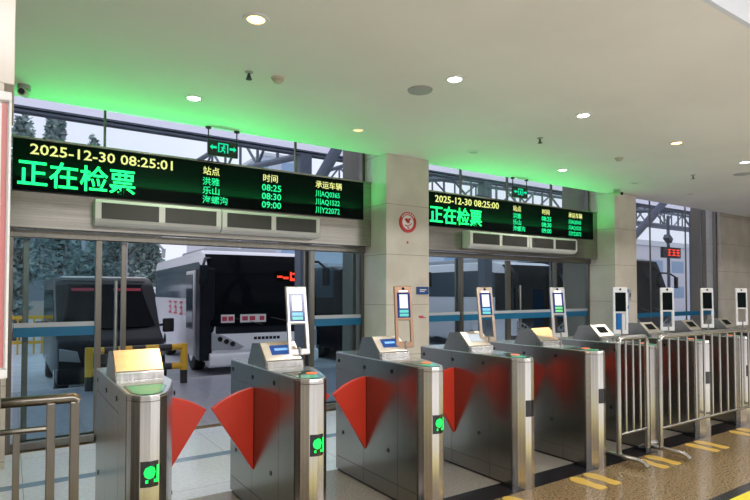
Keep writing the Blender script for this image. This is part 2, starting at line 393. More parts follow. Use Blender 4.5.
# ------------------------------------------------------------------ glazed bays: doors and windows
YG = 6.2
def frame_bars(bars):
    mb = MB()
    for b in bars: mb.box(*b, bevel=0.003)
    return mb
def vbar(x, wd, z0, z1, y=YG, d=0.06): return (x - wd / 2, x + wd / 2, y - d / 2, y + d / 2, z0, z1)
def hbar(x0, x1, z, h, y=YG, d=0.06): return (x0, x1, y - d / 2, y + d / 2, z - h / 2, z + h / 2)
def bay_door(n, x0, x1, fixed, leaves, posts, strips, handles):
    d = struct('door_%d' % n, frame_bars([vbar(x0 + 0.02, 0.04, 0, 2.1), vbar(x1 - 0.02, 0.04, 0, 2.1), hbar(x0, x1, 2.06, 0.07, d=0.12)]
               + [vbar(p, 0.055, 0, 2.03) for p in posts] + [hbar(a, b, 0.045, 0.07) for a, b in fixed]), 'door_frame_metal', 'brushed metal frame of the sliding glass doors')
    for a, b in fixed: struct('glass_pane', BX(a + 0.015, b - 0.015, YG - 0.006, YG + 0.006, 0.08, 2.03), 'glass_door', None, d)
    for a, b in leaves:
        lf = struct('sliding_leaf', frame_bars([vbar(a + 0.025, 0.05, 0.01, 2.02, YG + 0.09, 0.04), vbar(b - 0.025, 0.05, 0.01, 2.02, YG + 0.09, 0.04), hbar(a, b, 0.05, 0.08, YG + 0.09, 0.04)]), 'door_frame_metal', None, d)
        struct('glass_pane', BX(a + 0.05, b - 0.05, YG + 0.085, YG + 0.095, 0.08, 2.02), 'glass_door', None, lf)
    for a, b in strips:
        struct('blue_safety_strip', BX(a, b, YG - 0.012, YG - 0.0065, 1.075, 1.165), 'strip_blue', 'blue safety strip across the glass', d)
        struct('pale_strip', BX(a, b, YG - 0.012, YG - 0.0065, 1.166, 1.21), 'strip_pale', None, d)
    for hx in handles:
        h = MB().cyl((hx, YG + 0.03, 0.80), (hx, YG + 0.03, 1.62), 0.017, seg=12)
        for hz in (0.9, 1.52): h.cyl((hx, YG + 0.03, hz), (hx, YG + 0.08, hz), 0.01, seg=8)
        struct('door_handle', h, 'steel_tube', 'long vertical steel pull handle', d, True)
    return d
bay_door(1, -0.02, 3.93, [(0.02, 0.745), (3.18, 3.90)], [(0.10, 1.02), (3.10, 3.86)], [0.745, 3.16], [(0.03, 0.715), (3.20, 3.885)], [0.915])
bay_door(2, 4.62, 8.80, [(4.66, 5.68), (7.86, 8.77)], [(5.65, 6.79), (6.79, 7.9)], [5.68, 7.86], [(4.67, 5.65), (5.72, 7.82), (7.90, 8.76)], [7.02])
def clerestory(n, x0, x1, posts):
    wn = struct('window_%d' % n, frame_bars([vbar(x1 - 0.02, 0.04, 2.93, 3.48, d=0.08), hbar(x0, x1, 2.95, 0.05)] + [vbar(p, 0.022, 2.93, 3.48, d=0.04) for p in posts]), 'door_frame_metal' if n != 9 else 'black_plastic', 'thin dark frame of the glass above the display board')
    struct('glass_pane', BX(x0 + 0.01, x1 - 0.03, YG - 0.005, YG + 0.005, 2.97, 3.48), 'glass_clear', None, wn)
clerestory(1, -0.02, 3.93, [0.787, 2.93])
clerestory(2, 4.62, 8.80, [5.68, 6.69, 7.78])
w3 = struct('window_3', frame_bars([vbar(10.85, 0.015, 0, 3.48, d=0.03), vbar(12.24, 0.015, 0, 3.48, d=0.03), vbar(12.9, 0.02, 0, 3.48, d=0.05), vbar(13.545, 0.05, 0, 3.48, d=0.08), hbar(9.46, 13.57, 0.03, 0.06)]), 'door_frame_metal', 'dark mullions of the tall window bay')
struct('glass_pane', BX(9.47, 13.54, YG - 0.005, YG + 0.005, 0.06, 3.48), 'glass_clear', None, w3)
struct('blue_safety_strip', BX(9.47, 13.5, YG - 0.012, YG - 0.006, 1.0, 1.09), 'strip_blue', 'blue safety strip across the glass', w3)
# steel casing above each door
def casing(n, x0, x1, sx):
    mb = MB().box(x0, x1, 6.0, 6.165, 2.10, 2.44, 0.004).box(sx, x1, 6.0, 6.165, 2.44, 2.93, 0.004).box(x0, x1, 5.985, 6.165, 2.925, 2.945, 0.003)
    struct('trim_%d' % n, mb, 'steel_header', 'brushed steel casing above the door')
casing(2, -0.02, 3.925, 3.80)
casing(3, 4.625, 8.795, 8.65)

# ------------------------------------------------------------------ LED display boards
def led_board(x0, x1, dx, clock, label):
    t = thing('led_board', label, 'display board', ((x0 + x1) / 2, 6.09, 2.443)); ox, oy, oz = t.location
    def b(*a, **k): return BX(a[0] - ox, a[1] - ox, a[2] - oy, a[3] - oy, a[4] - oz, a[5] - oz, **k)
    part('housing', b(x0, x1, 5.99, 6.16, 2.445, 2.923), 'black_plastic', t)
    part('screen', b(x0 + 0.005, x1 - 0.005, 5.982, 5.989, 2.45, 2.918), 'screen_black', t)
    y = 5.980 - oy
    def tx(body, m, a, c, z0, z1, name, bold=0.006):
        part(name, text_mesh(body, m, a + dx - ox, c + dx - ox, z0 - oz, z1 - oz, y, bold, 0.003), m, t)
    tx('2025-12-30 ' + clock, 'led_yellow', 0.135, 1.41, 2.785, 2.885, 'clock_text', 0.012)
    tx('正在检票', 'led_green', 0.04, 1.045, 2.485, 2.74, 'headline_text', 0.012)
    tx('站点', 'led_yellow', 1.73, 1.91, 2.785, 2.875, 'station_heading', 0.006)
    for i, s in enumerate(('洪雅', '乐山', '海螺沟')):
        tx(s, 'led_sea_green', 1.725, 1.725 + 0.092 * len(s), 2.672 - 0.1 * i, 2.757 - 0.1 * i, 'station_text', 0.006)
    tx('时间', 'led_yellow', 2.42, 2.60, 2.785, 2.875, 'time_heading', 0.006)
    for i, s in enumerate(('08:25', '08:30', '09:00')):
        tx(s, 'led_sea_green', 2.405, 2.645, 2.68 - 0.1 * i, 2.757 - 0.1 * i, 'time_text', 0.012)
    tx('承运车辆', 'led_yellow', 3.10, 3.47, 2.785, 2.875, 'vehicle_heading', 0.006)
    for i, s in enumerate(('川AQ0365', '川AQ1522', '川Y22072')):
        tx(s, 'led_sea_green', 3.10, 3.44, 2.672 - 0.1 * i, 2.757 - 0.1 * i, 'vehicle_text', 0.006)
led_board(0.0, 3.80, 0.0, '08:25:01', 'black LED departure board over the open doorway, clock ending in 01')
led_board(4.63, 8.65, 4.86, '08:25:00', 'black LED departure board over the closed doors right of the pillar')

def air_curtain(x0, x1, label):
    y0, y1, z0, z1 = 5.83, 5.995, 2.15, 2.40
    t = thing('air_curtain', label, 'air curtain', ((x0 + x1) / 2, 5.91, z0), 0, 'air curtains above the doors')
    wd = (x1 - x0) / 2
    key = 'ac%.2f' % wd
    def body():
        mb = MB().prism([(-0.07, 0.03), (-0.085, 0.06), (-0.085, 0.22), (-0.06, 0.25), (0.085, 0.25), (0.085, 0.0), (-0.03, 0.0)], 'x', -wd, wd, 0.004)
        return mb
    part('body', body, 'aircon_white', t, None, key + 'b')
    for s in (-1, 1):
        def gr():
            mb = MB().box(-wd * 0.43, wd * 0.43, -0.090, -0.086, 0.06, 0.215)
            return mb
        def sl():
            mb = MB()
            n = 40
            for k in range(n): mb.box(-wd * 0.42 + wd * 0.84 * k / (n - 1) - 0.003, -wd * 0.42 + wd * 0.84 * k / (n - 1) + 0.003, -0.094, -0.09, 0.063, 0.212)
            return mb
        g = part('grille', gr, 'aircon_grille', t, 'dark intake grille', key + 'g'); g.location.x = s * wd * 0.48
        part('grille_slats', sl, 'grille_slat', g, None, key + 's')
air_curtain(0.665, 1.885, 'left white air curtain under the first LED board')
air_curtain(1.895, 3.08, 'right white air curtain under the first LED board')
air_curtain(5.52, 6.78, 'left white air curtain under the board right of the pillar')
air_curtain(6.79, 7.98, 'right white air curtain under the board right of the pillar')

# ------------------------------------------------------------------ exit signs
def exit_sign(x, label):
    t = thing('exit_sign', label, 'exit sign', (x, 5.80, 2.96), 0, 'hanging exit signs')
    part('box', lambda: BX(-0.165, 0.165, -0.015, 0.015, 0, 0.165, bevel=0.004), 'black_plastic', t, None, 'exb')
    def gl():
        mb = MB(); y0, y1 = -0.019, -0.0155
        # doorway with a running figure
        for a in ((-0.055, 0.055, 0.128, 0.140), (-0.055, -0.043, 0.04, 0.14), (0.043, 0.055, 0.04, 0.14)): mb.box(a[0], a[1], y0, y1, a[2], a[3])
        mb.sphere((0.008, -0.0175, 0.113), 0.011, 1, 0.2, 1)
        for p, q, r in (((0.0, 0.10), (-0.008, 0.07), 0.011), ((-0.008, 0.07), (0.018, 0.055), 0.007), ((0.018, 0.055), (0.014, 0.036), 0.006), ((-0.008, 0.07), (-0.02, 0.05), 0.007), ((-0.02, 0.05), (-0.036, 0.046), 0.006), ((0.004, 0.098), (0.026, 0.084), 0.005), ((0.0, 0.1), (-0.024, 0.092), 0.005)):
            mb.tube([(p[0], -0.0172, p[1]), (q[0], -0.0172, q[1])], r * 0.9, 6)
        for s in (-1, 1):
            mb.prism([(s * 0.07, 0.10), (s * 0.115, 0.10), (s * 0.115, 0.116), (s * 0.145, 0.088), (s * 0.115, 0.06), (s * 0.115, 0.076), (s * 0.07, 0.076)], 'y', y0, y1)
        return mb
    part('pictogram', gl, 'exit_green', t, 'glowing green running figure and arrows', 'exg')
    for s in (-1, 1):
        r = part('hanger', lambda: MB().cyl((0, 0, 0.163), (0, 0, 0.30), 0.007, seg=8).cyl((0, 0, 0.283), (0, 0, 0.30), 0.03, seg=12), 'black_plastic', t, None, 'exh'); r.location.x = s * 0.155
exit_sign(1.885, 'lit green exit sign hanging above the first LED board')
exit_sign(6.54, 'lit green exit sign hanging above the second LED board')

# ------------------------------------------------------------------ ceiling fixtures
def spot(loc, power, color):
    l = bpy.data.lights.new('downlight_lamp', 'SPOT'); l.energy = power; l.color = color; l.spot_size = R(150); l.spot_blend = 0.9; l.shadow_soft_size = 0.06
    o = bpy.data.objects.new('downlight_lamp', l); COL.objects.link(o); o.location = loc; return o
def downlight(x, y, kind, label):
    t = thing('downlight', label, 'ceiling light', (x, y, 3.26), 0, 'recessed ceiling downlights')
    part('trim_ring', lambda: MB().lathe((0, 0, 0), [(0.055, -0.002), (0.058, -0.008), (0.082, -0.006), (0.086, 0.0), (0.05, 0.0)], 28), 'white_plastic', t, None, 'dlr', True)
    part('lens', lambda: MB().lathe((0, 0, 0), [(0.02, -0.006), (0.05, -0.005), (0.056, -0.0025), (0.05, -0.001)], 28), 'lamp_' + kind, t, 'glowing lens' if kind != 'off' else 'unlit lens', 'dll' + kind, True)
    if kind in ('white', 'warm'):
        c = (1.0, 0.97, 0.92) if kind == 'white' else (1.0, 0.50, 0.15)
        s = spot((0, 0, -0.03), 62 if kind == 'white' else 46, c); s.parent = t
for a in ((1.293, 3.33, 'warm', 'warm amber downlight above the leftmost gate'),
          (1.361, 5.01, 'white', 'white downlight in front of the first LED board'),
          (3.114, 5.02, 'dim', 'dim warm downlight left of the pillar with the round red sign'),
          (3.03, 3.37, 'white', 'white downlight beside the round ceiling speaker'),
          (4.716, 3.36, 'white', 'white downlight in the front row between the white and the amber one'),
          (6.506, 3.38, 'warm', 'amber downlight on the right of the ceiling'),
          (6.581, 5.04, 'white', 'white downlight in front of the second LED board'),
          (8.232, 3.37, 'white', 'white downlight at the right edge of the photo'),
          (4.816, 5.01, 'off', 'unlit downlight just right of the pillar with the round red sign'),
          (8.343, 5.01, 'off', 'unlit downlight near the second pillar'),
          (10.096, 5.02, 'off', 'unlit downlight in front of the tall window')):
    downlight(*a)
def speaker(x, y, label):
    t = thing('ceiling_speaker', label, 'ceiling speaker', (x, y, 3.26), 0, 'round ceiling speakers')
    part('rim', lambda: MB().lathe((0, 0, 0), [(0.085, -0.012), (0.105, -0.010), (0.11, 0), (0.08, 0)], 32), 'grey_plastic', t, None, 'spr', True)
    part('mesh_cover', lambda: MB().lathe((0, 0, 0), [(0.03, -0.010), (0.085, -0.009), (0.086, -0.002), (0.03, -0.001)], 32), 'grille_slat', t, None, 'spm', True)
speaker(2.943, 3.722, 'round grey ceiling speaker beside a white downlight')
speaker(9.03, 3.74, 'round grey ceiling speaker at the right edge of the photo')
def sprinkler(x, y, label):
    t = thing('sprinkler', label, 'sprinkler', (x, y, 3.26), 0, 'ceiling sprinklers')
    part('escutcheon', lambda: MB().lathe((0, 0, 0), [(0.012, -0.01), (0.03, -0.006), (0.034, 0), (0.01, 0)], 20), 'grey_plastic', t, None, 'ske', True)
    part('head', lambda: MB().cyl((0, 0, -0.045), (0, 0, -0.004), 0.009, seg=10).cyl((-0.016, 0, -0.05), (-0.007, 0, -0.02), 0.004, seg=6).cyl((0.016, 0, -0.05), (0.007, 0, -0.02), 0.004, seg=6).cyl((0, 0, -0.06), (0, 0, -0.055), 0.025, seg=14), 'dark_seam', t, None, 'skh')
sprinkler(1.563, 4.171, 'small sprinkler left of the smoke detector near the first board')
sprinkler(5.004, 4.134, 'small sprinkler in the middle of the ceiling')
sprinkler(8.497, 4.179, 'small sprinkler on the right of the ceiling')
def smoke(x, y, label):
    t = thing('smoke_detector', label, 'smoke detector', (x, y, 3.26), 0, 'ceiling smoke detectors')
    part('base', lambda: MB().lathe((0, 0, 0), [(0.03, -0.02), (0.05, -0.018), (0.056, 0), (0.03, 0)], 24), 'ivory_plastic', t, None, 'sdb', True)
    part('sensor_head', lambda: MB().lathe((0, 0, 0), [(0.02, -0.045), (0.034, -0.04), (0.038, -0.02), (0.02, -0.018)], 24), 'ivory_plastic', t, None, 'sdh', True)
smoke(1.806, 4.157, 'ivory smoke detector right of a sprinkler near the first board')
smoke(6.613, 4.182, 'ivory smoke detector below the amber downlight on the right')
def dome(x, y, label):
    t = thing('security_camera', label, 'security camera', (x, y, 3.26), 0, 'ceiling security cameras')
    part('mount', lambda: MB().cyl((0, 0, -0.04), (0, 0, 0), 0.05, seg=20), 'grey_plastic', t, None, 'scm')
    part('camera_body', lambda: MB().cyl((-0.02, -0.10, -0.085), (0.01, 0.04, -0.06), 0.032, seg=14).cyl((0, 0, -0.07), (0, 0, -0.03), 0.015, seg=10), 'ivory_plastic', t, None, 'scb')
    part('lens', lambda: MB().cyl((-0.0225, -0.113, -0.0872), (-0.0195, -0.10, -0.085), 0.024, seg=14), 'black_gloss', t, None, 'scl')
dome(0.075, 5.50, 'small security camera on the ceiling above the first LED board')
dome(8.62, 5.50, 'small security camera on the ceiling beside the second pillar')

# ------------------------------------------------------------------ signs on the pillars
t = thing('round_sign', 'round white sign with a red ring on the cream pillar', 'sign', (4.265, 5.652, 2.27))
part('red_ring', MB().lathe((0, 0, 0.135), [(0.092, -0.004), (0.135, -0.004), (0.135, 0.006), (0.092, 0.006), (0.092, -0.004)], 40, 'y', False), 'sign_red', t)
part('white_disc', MB().lathe((0, 0, 0.135), [(0.02, -0.002), (0.093, -0.002), (0.093, 0.005), (0.02, 0.005)], 40, 'y'), 'sign_white', t)
mb = MB()
mb.prism([(-0.055, 0.175), (-0.02, 0.19), (0.0, 0.175), (0.03, 0.195), (0.05, 0.18), (0.02, 0.155), (0.03, 0.135), (0.0, 0.12), (-0.03, 0.14)], 'y', -0.006, -0.0025)
mb.tube([(-0.05, -0.004, 0.10), (-0.02, -0.004, 0.085), (0.02, -0.004, 0.095), (0.055, -0.004, 0.125)], 0.007, 6)
mb.tube([(-0.01, -0.004, 0.07), (0.02, -0.004, 0.06)], 0.008, 6)
part('emblem', mb, 'sign_red', t)
for k in range(7):
    a = R(90 + (k - 3) * 17)
    part('ring_mark', MB().box(-0.008, 0.008, -0.0055, -0.0035, -0.011, 0.011), 'sign_white', t, 'small pale mark on the ring').location = (0.113 * math.cos(a), 0, 0.135 + 0.113 * math.sin(a))
solo('sticker', BX(-0.012, 0.012, -0.002, 0.002, 0, 0.03), 'sign_red', 'tiny red mark on the pillar below the round sign', 'sticker', (4.262, 5.655, 2.13))
t = thing('wall_sign', 'small blue sign with white lettering on the pillar edge', 'sign', (4.505, 5.652, 1.475))
part('plate', BX(-0.10, 0.10, -0.004, 0.005, 0, 0.10, bevel=0.002), 'sign_blue', t)
part('white_marks', MB().box(-0.05, 0.06, -0.0055, -0.0038, 0.055, 0.066).box(-0.05, 0.03, -0.0055, -0.0038, 0.034, 0.044), 'sign_white', t)
solo('notice_strip', MB().box(-0.06, 0.02, -0.002, 0.002, 0.014, 0.03).box(-0.045, 0.06, -0.002, 0.002, 0, 0.011), 'letter_red', 'small red marks low on the pillar under the blue sign', 'sticker', (4.5, 5.655, 1.165))
t = thing('wall_switch', 'small grey switch plate on the pillar right of the second doorway', 'switch', (9.22, 5.652, 1.36))
part('plate', BX(-0.04, 0.04, -0.005, 0.005, 0, 0.19, bevel=0.002), 'grey_plastic', t)
part('button', BX(-0.02, 0.02, -0.009, -0.004, 0.06, 0.13, bevel=0.002), 'dark_seam', t)
t = thing('banner_stand', 'blue upright banner standing by the second pillar behind a gate', 'banner', (8.62, 5.42, 0))
part('banner_panel', BX(-0.17, 0.17, -0.012, 0.012, 0.04, 1.56, bevel=0.003), 'banner_blue', t)
part('white_field', BX(-0.11, 0.15, -0.016, -0.0125, 1.28, 1.50), 'sign_white', t)
part('white_field', BX(-0.04, 0.15, -0.016, -0.0125, 0.6, 1.22), 'sign_white', t)
part('base', BX(-0.19, 0.19, -0.10, 0.10, 0, 0.045, bevel=0.01), 'grey_plastic', t)
# display case on the near left pillar
t = thing('display_case', 'white framed display case on the pillar at the left edge', 'display case', (-0.139, 2.185, 1.22))
mb = MB().box(-0.4, 0.135, -0.03, 0.012, 0, 0.03, 0.004).box(-0.4, 0.135, -0.03, 0.012, 0.91, 0.94, 0.004).box(0.127, 0.135, -0.03, 0.012, 0.03, 0.91, 0.002).box(-0.4, -0.37, -0.03, 0.012, 0.03, 0.91, 0.004)
part('case_frame', mb, 'white_plastic', t)
part('poster', BX(-0.37, 0.127, -0.012, 0.0, 0.03, 0.91), 'sign_white', t)
part('red_stripe', BX(0.108, 0.123, -0.014, -0.0125, 0.035, 0.905), 'stripe_pink', t)

# ------------------------------------------------------------------ turnstile gates
GX0, GXS = 0.49, 0.915
GY = 3.47
def gl(p): return [(x - 0.15, y - GY) for x, y in p]
NOSE = [(0.0, 2.96), (0.012, 2.915), (0.045, 2.868), (0.09, 2.85), (0.135, 2.862), (0.18, 2.91), (0.205, 2.975), (0.245, 3.10), (0.285, 3.24)]
def gate(i, label, arrow, flaps, scanner, lcd, shift=0.0):
    x = GX0 + GXS * i
    t = thing('ticket_gate', label, 'ticket gate', (x + 0.15, GY, 0), 0, 'stainless steel ticket gates')
    G = lambda y: y - GY
    part('base', lambda: MB().prism(gl([(0.012, 2.97), (0.09, 2.865), (0.17, 2.92), (0.288, 3.32), (0.288, 4.08), (0.012, 4.08)]), 'z', 0, 0.025), 'black_plastic', t, None, 'g_base')
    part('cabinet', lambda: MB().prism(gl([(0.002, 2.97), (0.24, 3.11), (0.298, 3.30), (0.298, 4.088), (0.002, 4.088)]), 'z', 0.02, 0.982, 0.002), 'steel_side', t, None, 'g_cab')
    def panels(sx):
        def f():
            a, b = (-0.151, -0.1485) if sx < 0 else (0.1485, 0.151)
            mb = MB(); y1, yf = 4.09, (2.975 if sx < 0 else 3.31)
            ys = [yf, 3.20, 3.655, y1] if sx < 0 else [yf, 3.655, y1]
            for p, q in zip(ys[:-1], ys[1:]):
                mb.box(a, b, G(p) + 0.0015, G(q) - 0.0015, 0.13, 0.855 if p > 3.1 else 0.985)
                mb.box(a, b, G(p) + 0.0015, G(q) - 0.0015, 0.02, 0.1265)
                if p > 3.1: mb.box(a, b, G(p) + 0.0015, G(q) - 0.0015, 0.8585, 0.985)
            return mb
        return f
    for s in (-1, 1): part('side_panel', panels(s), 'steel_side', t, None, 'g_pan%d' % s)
    for k, (sy, sz) in enumerate(((4.04, 0.925), (3.64, 0.915), (3.27, 0.925), (3.97, 0.34), (3.32, 0.345))):
        for sd in (-1, 1):
            part('sensor_window', lambda: MB().cyl((-0.002, 0, 0), (0.002, 0, 0), 0.015, seg=12), 'black_gloss', t, None, 'g_sens').location = (sd * 0.1525, G(sy), sz)
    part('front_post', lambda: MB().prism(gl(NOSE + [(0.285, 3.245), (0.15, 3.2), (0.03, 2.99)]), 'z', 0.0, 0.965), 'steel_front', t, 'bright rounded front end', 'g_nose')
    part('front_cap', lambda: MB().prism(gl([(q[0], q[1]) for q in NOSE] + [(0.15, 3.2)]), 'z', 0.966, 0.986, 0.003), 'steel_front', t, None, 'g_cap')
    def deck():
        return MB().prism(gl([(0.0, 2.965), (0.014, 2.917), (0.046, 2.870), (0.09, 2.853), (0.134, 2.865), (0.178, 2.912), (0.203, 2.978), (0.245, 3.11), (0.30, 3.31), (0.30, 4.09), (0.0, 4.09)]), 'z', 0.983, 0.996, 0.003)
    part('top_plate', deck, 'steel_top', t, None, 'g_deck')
    def win():
        return MB().prism(gl([(0.022, 3.20), (0.02, 2.97), (0.05, 2.895), (0.09, 2.878), (0.13, 2.89), (0.165, 2.93), (0.185, 2.99), (0.225, 3.12), (0.215, 3.20)]), 'z', 0.9955, 0.9985)
    wn = part('display_window', win, 'display_green_glass' , t, 'dark glass window over the gate indicators', 'g_win')
    if i == 0:
        part('green_display', lambda: MB().prism(gl([(0.03, 3.18), (0.03, 2.97), (0.055, 2.905), (0.09, 2.89), (0.125, 2.90), (0.158, 2.94), (0.178, 3.0), (0.215, 3.12), (0.205, 3.18)]), 'z', 0.9984, 0.9992), 'arrow_green', wn, None, 'g_wing')
    else:
        part('green_arrow', lambda: MB().prism(gl([(0.05, 3.02), (0.055, 2.925), (0.09, 2.90), (0.13, 2.925), (0.17, 3.02)]), 'z', 0.9984, 0.9992), 'arrow_green', wn, None, 'g_arr')
        part('orange_patch', lambda: MB().lathe((-0.15 + 0.165, G(3.075), 0.9984), [(0.012, 0.004), (0.036, 0.003), (0.038, 0.0), (0.01, 0.0)], 18), 'orange_button', wn, None, 'g_or')
        part('black_panel', lambda: MB().prism(gl([(0.03, 3.18), (0.03, 3.06), (0.11, 3.06), (0.11, 3.18)]), 'z', 0.9984, 0.999), 'black_gloss', wn, None, 'g_blk')
    # reader housing: wedge on the deck
    hs = part('reader_housing', lambda: MB().prism([(G(3.785), 0.995), (G(3.70), 1.145), (G(3.565), 1.155), (G(3.452), 1.04), (G(3.44), 0.995)], 'x', -0.135, 0.135, 0.003), 'steel_side', t, None, 'g_hou')
    def slope():
        n = Vector((0, -(1.155 - 1.04), 0.113)).normalized()
        mb = MB(); y0, z0, y1, z1 = G(3.455), 1.043, G(3.568), 1.1545
        mb.strip([[(-0.128, y0 + n.y * 0.001, z0 + n.z * 0.001), (0.128, y0 + n.y * 0.001, z0 + n.z * 0.001)], [(-0.128, y1 + n.y * 0.001, z1 + n.z * 0.001), (0.128, y1 + n.y * 0.001, z1 + n.z * 0.001)]], -0.002)
        return mb
    sl = part('sloped_panel', slope, 'steel_panel', hs, 'pale sloped steel face', 'g_slo')
    part('reader_lip', lambda: BX(-0.13, 0.13, G(3.425), G(3.447), 0.996, 1.038, bevel=0.003), 'steel_front', hs, None, 'g_lip')
    if lcd:
        def lc(a, b, u0, u1, off):
            def f():
                n = Vector((0, -0.115, 0.113)).normalized(); mb = MB()
                def P(xx, u): return (xx, G(3.455) + 0.113 * u + n.y * off, 1.043 + 0.1115 * u + n.z * off)
                mb.strip([[P(a, u0), P(b, u0)], [P(a, u1), P(b, u1)]], 0.0015)
                return mb
            return f
        s = part('display_screen', lc(-0.075, 0.075, 0.28, 0.80, 0.005), lcd, sl, 'small display on the sloped face', 'g_lcd' + lcd)
        if lcd == 'lcd_blue': part('screen_text', lc(-0.045, 0.05, 0.5, 0.62, 0.007), 'lcd_text', sl, None, 'g_lct')
    # status light on the front end
    def plate():
        mb = MB(); pts = [(0.047, 2.866), (0.068, 2.857), (0.09, 2.849), (0.115, 2.855), (0.145, 2.870)]
        mb.strip([[(a - 0.15, G(b) - 0.002, z) for a, b in pts] for z in (0.553, 0.677)], 0.005); return mb
    sp = part('status_light', plate, 'black_gloss', t, 'square black signal window', 'g_st')
    if arrow:
        def arr():
            mb = MB(); y = G(2.853) - 0.0125
            cx, cz = 0.094 - 0.15, 0.615
            def P(u, z): return (cx + u, y + abs(u) * 0.33, cz + z)
            for a in ([(-0.034, 0.010), (-0.026, 0.032), (-0.004, 0.043), (0.014, 0.034), (0.021, 0.012), (0.012, -0.014), (-0.008, -0.021), (-0.028, -0.010)], [(-0.026, -0.041), (0.037, -0.041), (0.037, -0.025), (-0.026, -0.025)], [(0.024, -0.026), (0.037, -0.026), (0.037, 0.043), (0.026, 0.043)]):
                A = [mb.bm.verts.new(P(*q)) for q in a]; f = mb.bm.faces.new(A)
                bmesh.ops.solidify(mb.bm, geom=[f], thickness=0.002)
            return mb
        part('arrow', arr, 'signal_green', sp, 'lit green arrow', 'g_stA')
    # flap wings
    def wing(s):
        def f():
            y = G(3.63); x0 = s * 0.152
            pts = [(x0, 0.285)]
            p0 = Vector((0.29, 0.45)); 
            for k in range(9):
                a = k / 8.0
                ang = math.atan2(0.45, 0.29) + (math.pi / 2 - math.atan2(0.45, 0.29)) * a
                rr = 0.535 + 0.027 * a
                pts.append((x0 + s * rr * math.cos(ang), 0.285 + rr * math.sin(ang)))
            return MB().prism(pts, 'y', y - 0.016, y + 0.016, 0.004)
        return f
    for s in flaps: part('flap', wing(s), 'flap_red', t, 'red fan-shaped flap', 'g_wing%d' % s)
    # face scanner on a pole
    if scanner:
        tilt, yaw, face, scr = scanner
        pole = part('scanner_pole', lambda: MB().cyl((0.125, 0, 0.994), (0.125, 0, 1.12), 0.009, seg=12).cyl((0.125, 0, 0.995), (0.125, 0, 1.003), 0.022, seg=16), 'steel_tube', t, None, 'g_pole', True)
        def plate2():
            mb = MB(); h0, h1, wv = -0.02, 0.47, 0.077
            mb.box(-wv, wv, -0.012, 0.012, 0.195, h1, 0.010)
            mb.box(-wv, wv, -0.011, 0.011, h0, 0.025, 0.006)
            mb.box(-wv, -wv + 0.026, -0.011, 0.011, 0.015, 0.21, 0.004); mb.box(wv - 0.026, wv, -0.011, 0.011, 0.015, 0.21, 0.004)
            return mb
        sc = part('face_scanner', plate2, face, t, 'slim upright face scanner', 'g_fs' + face)
        pole.location.y = shift; sc.location = (0.125, 0.012 + shift, 1.085); sc.rotation_euler = (R(tilt), 0, R(yaw))
        on = scr != 'off'
        part('screen', lambda: BX(-0.055, 0.055, -0.0145, -0.0115, 0.215, 0.415, bevel=0.001), 'screen_navy' if on else 'screen_black', sc, None, 'g_fscr%d' % on)
        part('camera_lens', lambda: MB().cyl((0, -0.014, 0.448), (0, -0.011, 0.448), 0.012, seg=14), 'black_gloss', sc, None, 'g_flens')
        if on:
            part('light_bar', lambda: BX(-0.035, 0.035, -0.0145, -0.0115, 0.421, 0.431), 'light_bar', sc, None, 'g_fbar')
            part('face_picture', lambda: BX(-0.035, 0.035, -0.0155, -0.0142, 0.29, 0.40), 'screen_white', sc, None, 'g_fpic')
            part('menu_tile', lambda: BX(-0.038, 0.038, -0.0155, -0.0142, 0.255, 0.278), scr[0], sc, None, 'g_ft1' + scr[0])
            part('menu_tile', lambda: BX(-0.038, 0.038, -0.0155, -0.0142, 0.226, 0.248), scr[1], sc, None, 'g_ft2' + scr[1])
    return t
TE, CY, GN = 'screen_teal', 'screen_cyan', 'screen_green'
gate(0, 'leftmost ticket gate, no face scanner, green top and amber-lit slope', True, (1,), None, None)
gate(1, 'ticket gate with silver face scanner, lit green arrow, beside open doorway', True, (-1, 1), (-13, -10, 'scanner_silver', (CY, TE)), 'lcd_blue')
gate(2, 'ticket gate with copper-coloured face scanner in front of the cream pillar', True, (-1, 1), (-6, -14, 'scanner_bronze', (TE, TE)), 'lcd_blue')
gate(3, 'ticket gate with champagne face scanner in front of the closed doors', False, (-1, 1), (-10, -18, 'scanner_champagne', (CY, TE)), 'lcd_pale')
gate(4, 'ticket gate left of the crowd barriers, silver scanner and amber-lit slope', False, (-1, 1), (-8, -24, 'scanner_silver', (GN, GN)), None, -0.05)
gate(5, 'ticket gate with white scanner behind the left end of the barriers', False, (-1, 1), (-1, -36, 'scanner_white', 'off'), 'screen_black', -0.10)
gate(6, 'second gate behind the barriers, white scanner before the tall window', False, (-1, 1), (-1, -36, 'scanner_white', 'off'), 'screen_black', -0.10)
gate(7, 'third gate behind the barriers, white scanner before the window edge', False, (-1, 1), (-1, -36, 'scanner_white', 'off'), 'screen_black', -0.10)
gate(8, 'farthest ticket gate at the right edge behind the barrier', False, (-1, 1), (-1, -36, 'scanner_white', 'off'), 'screen_black', -0.10)

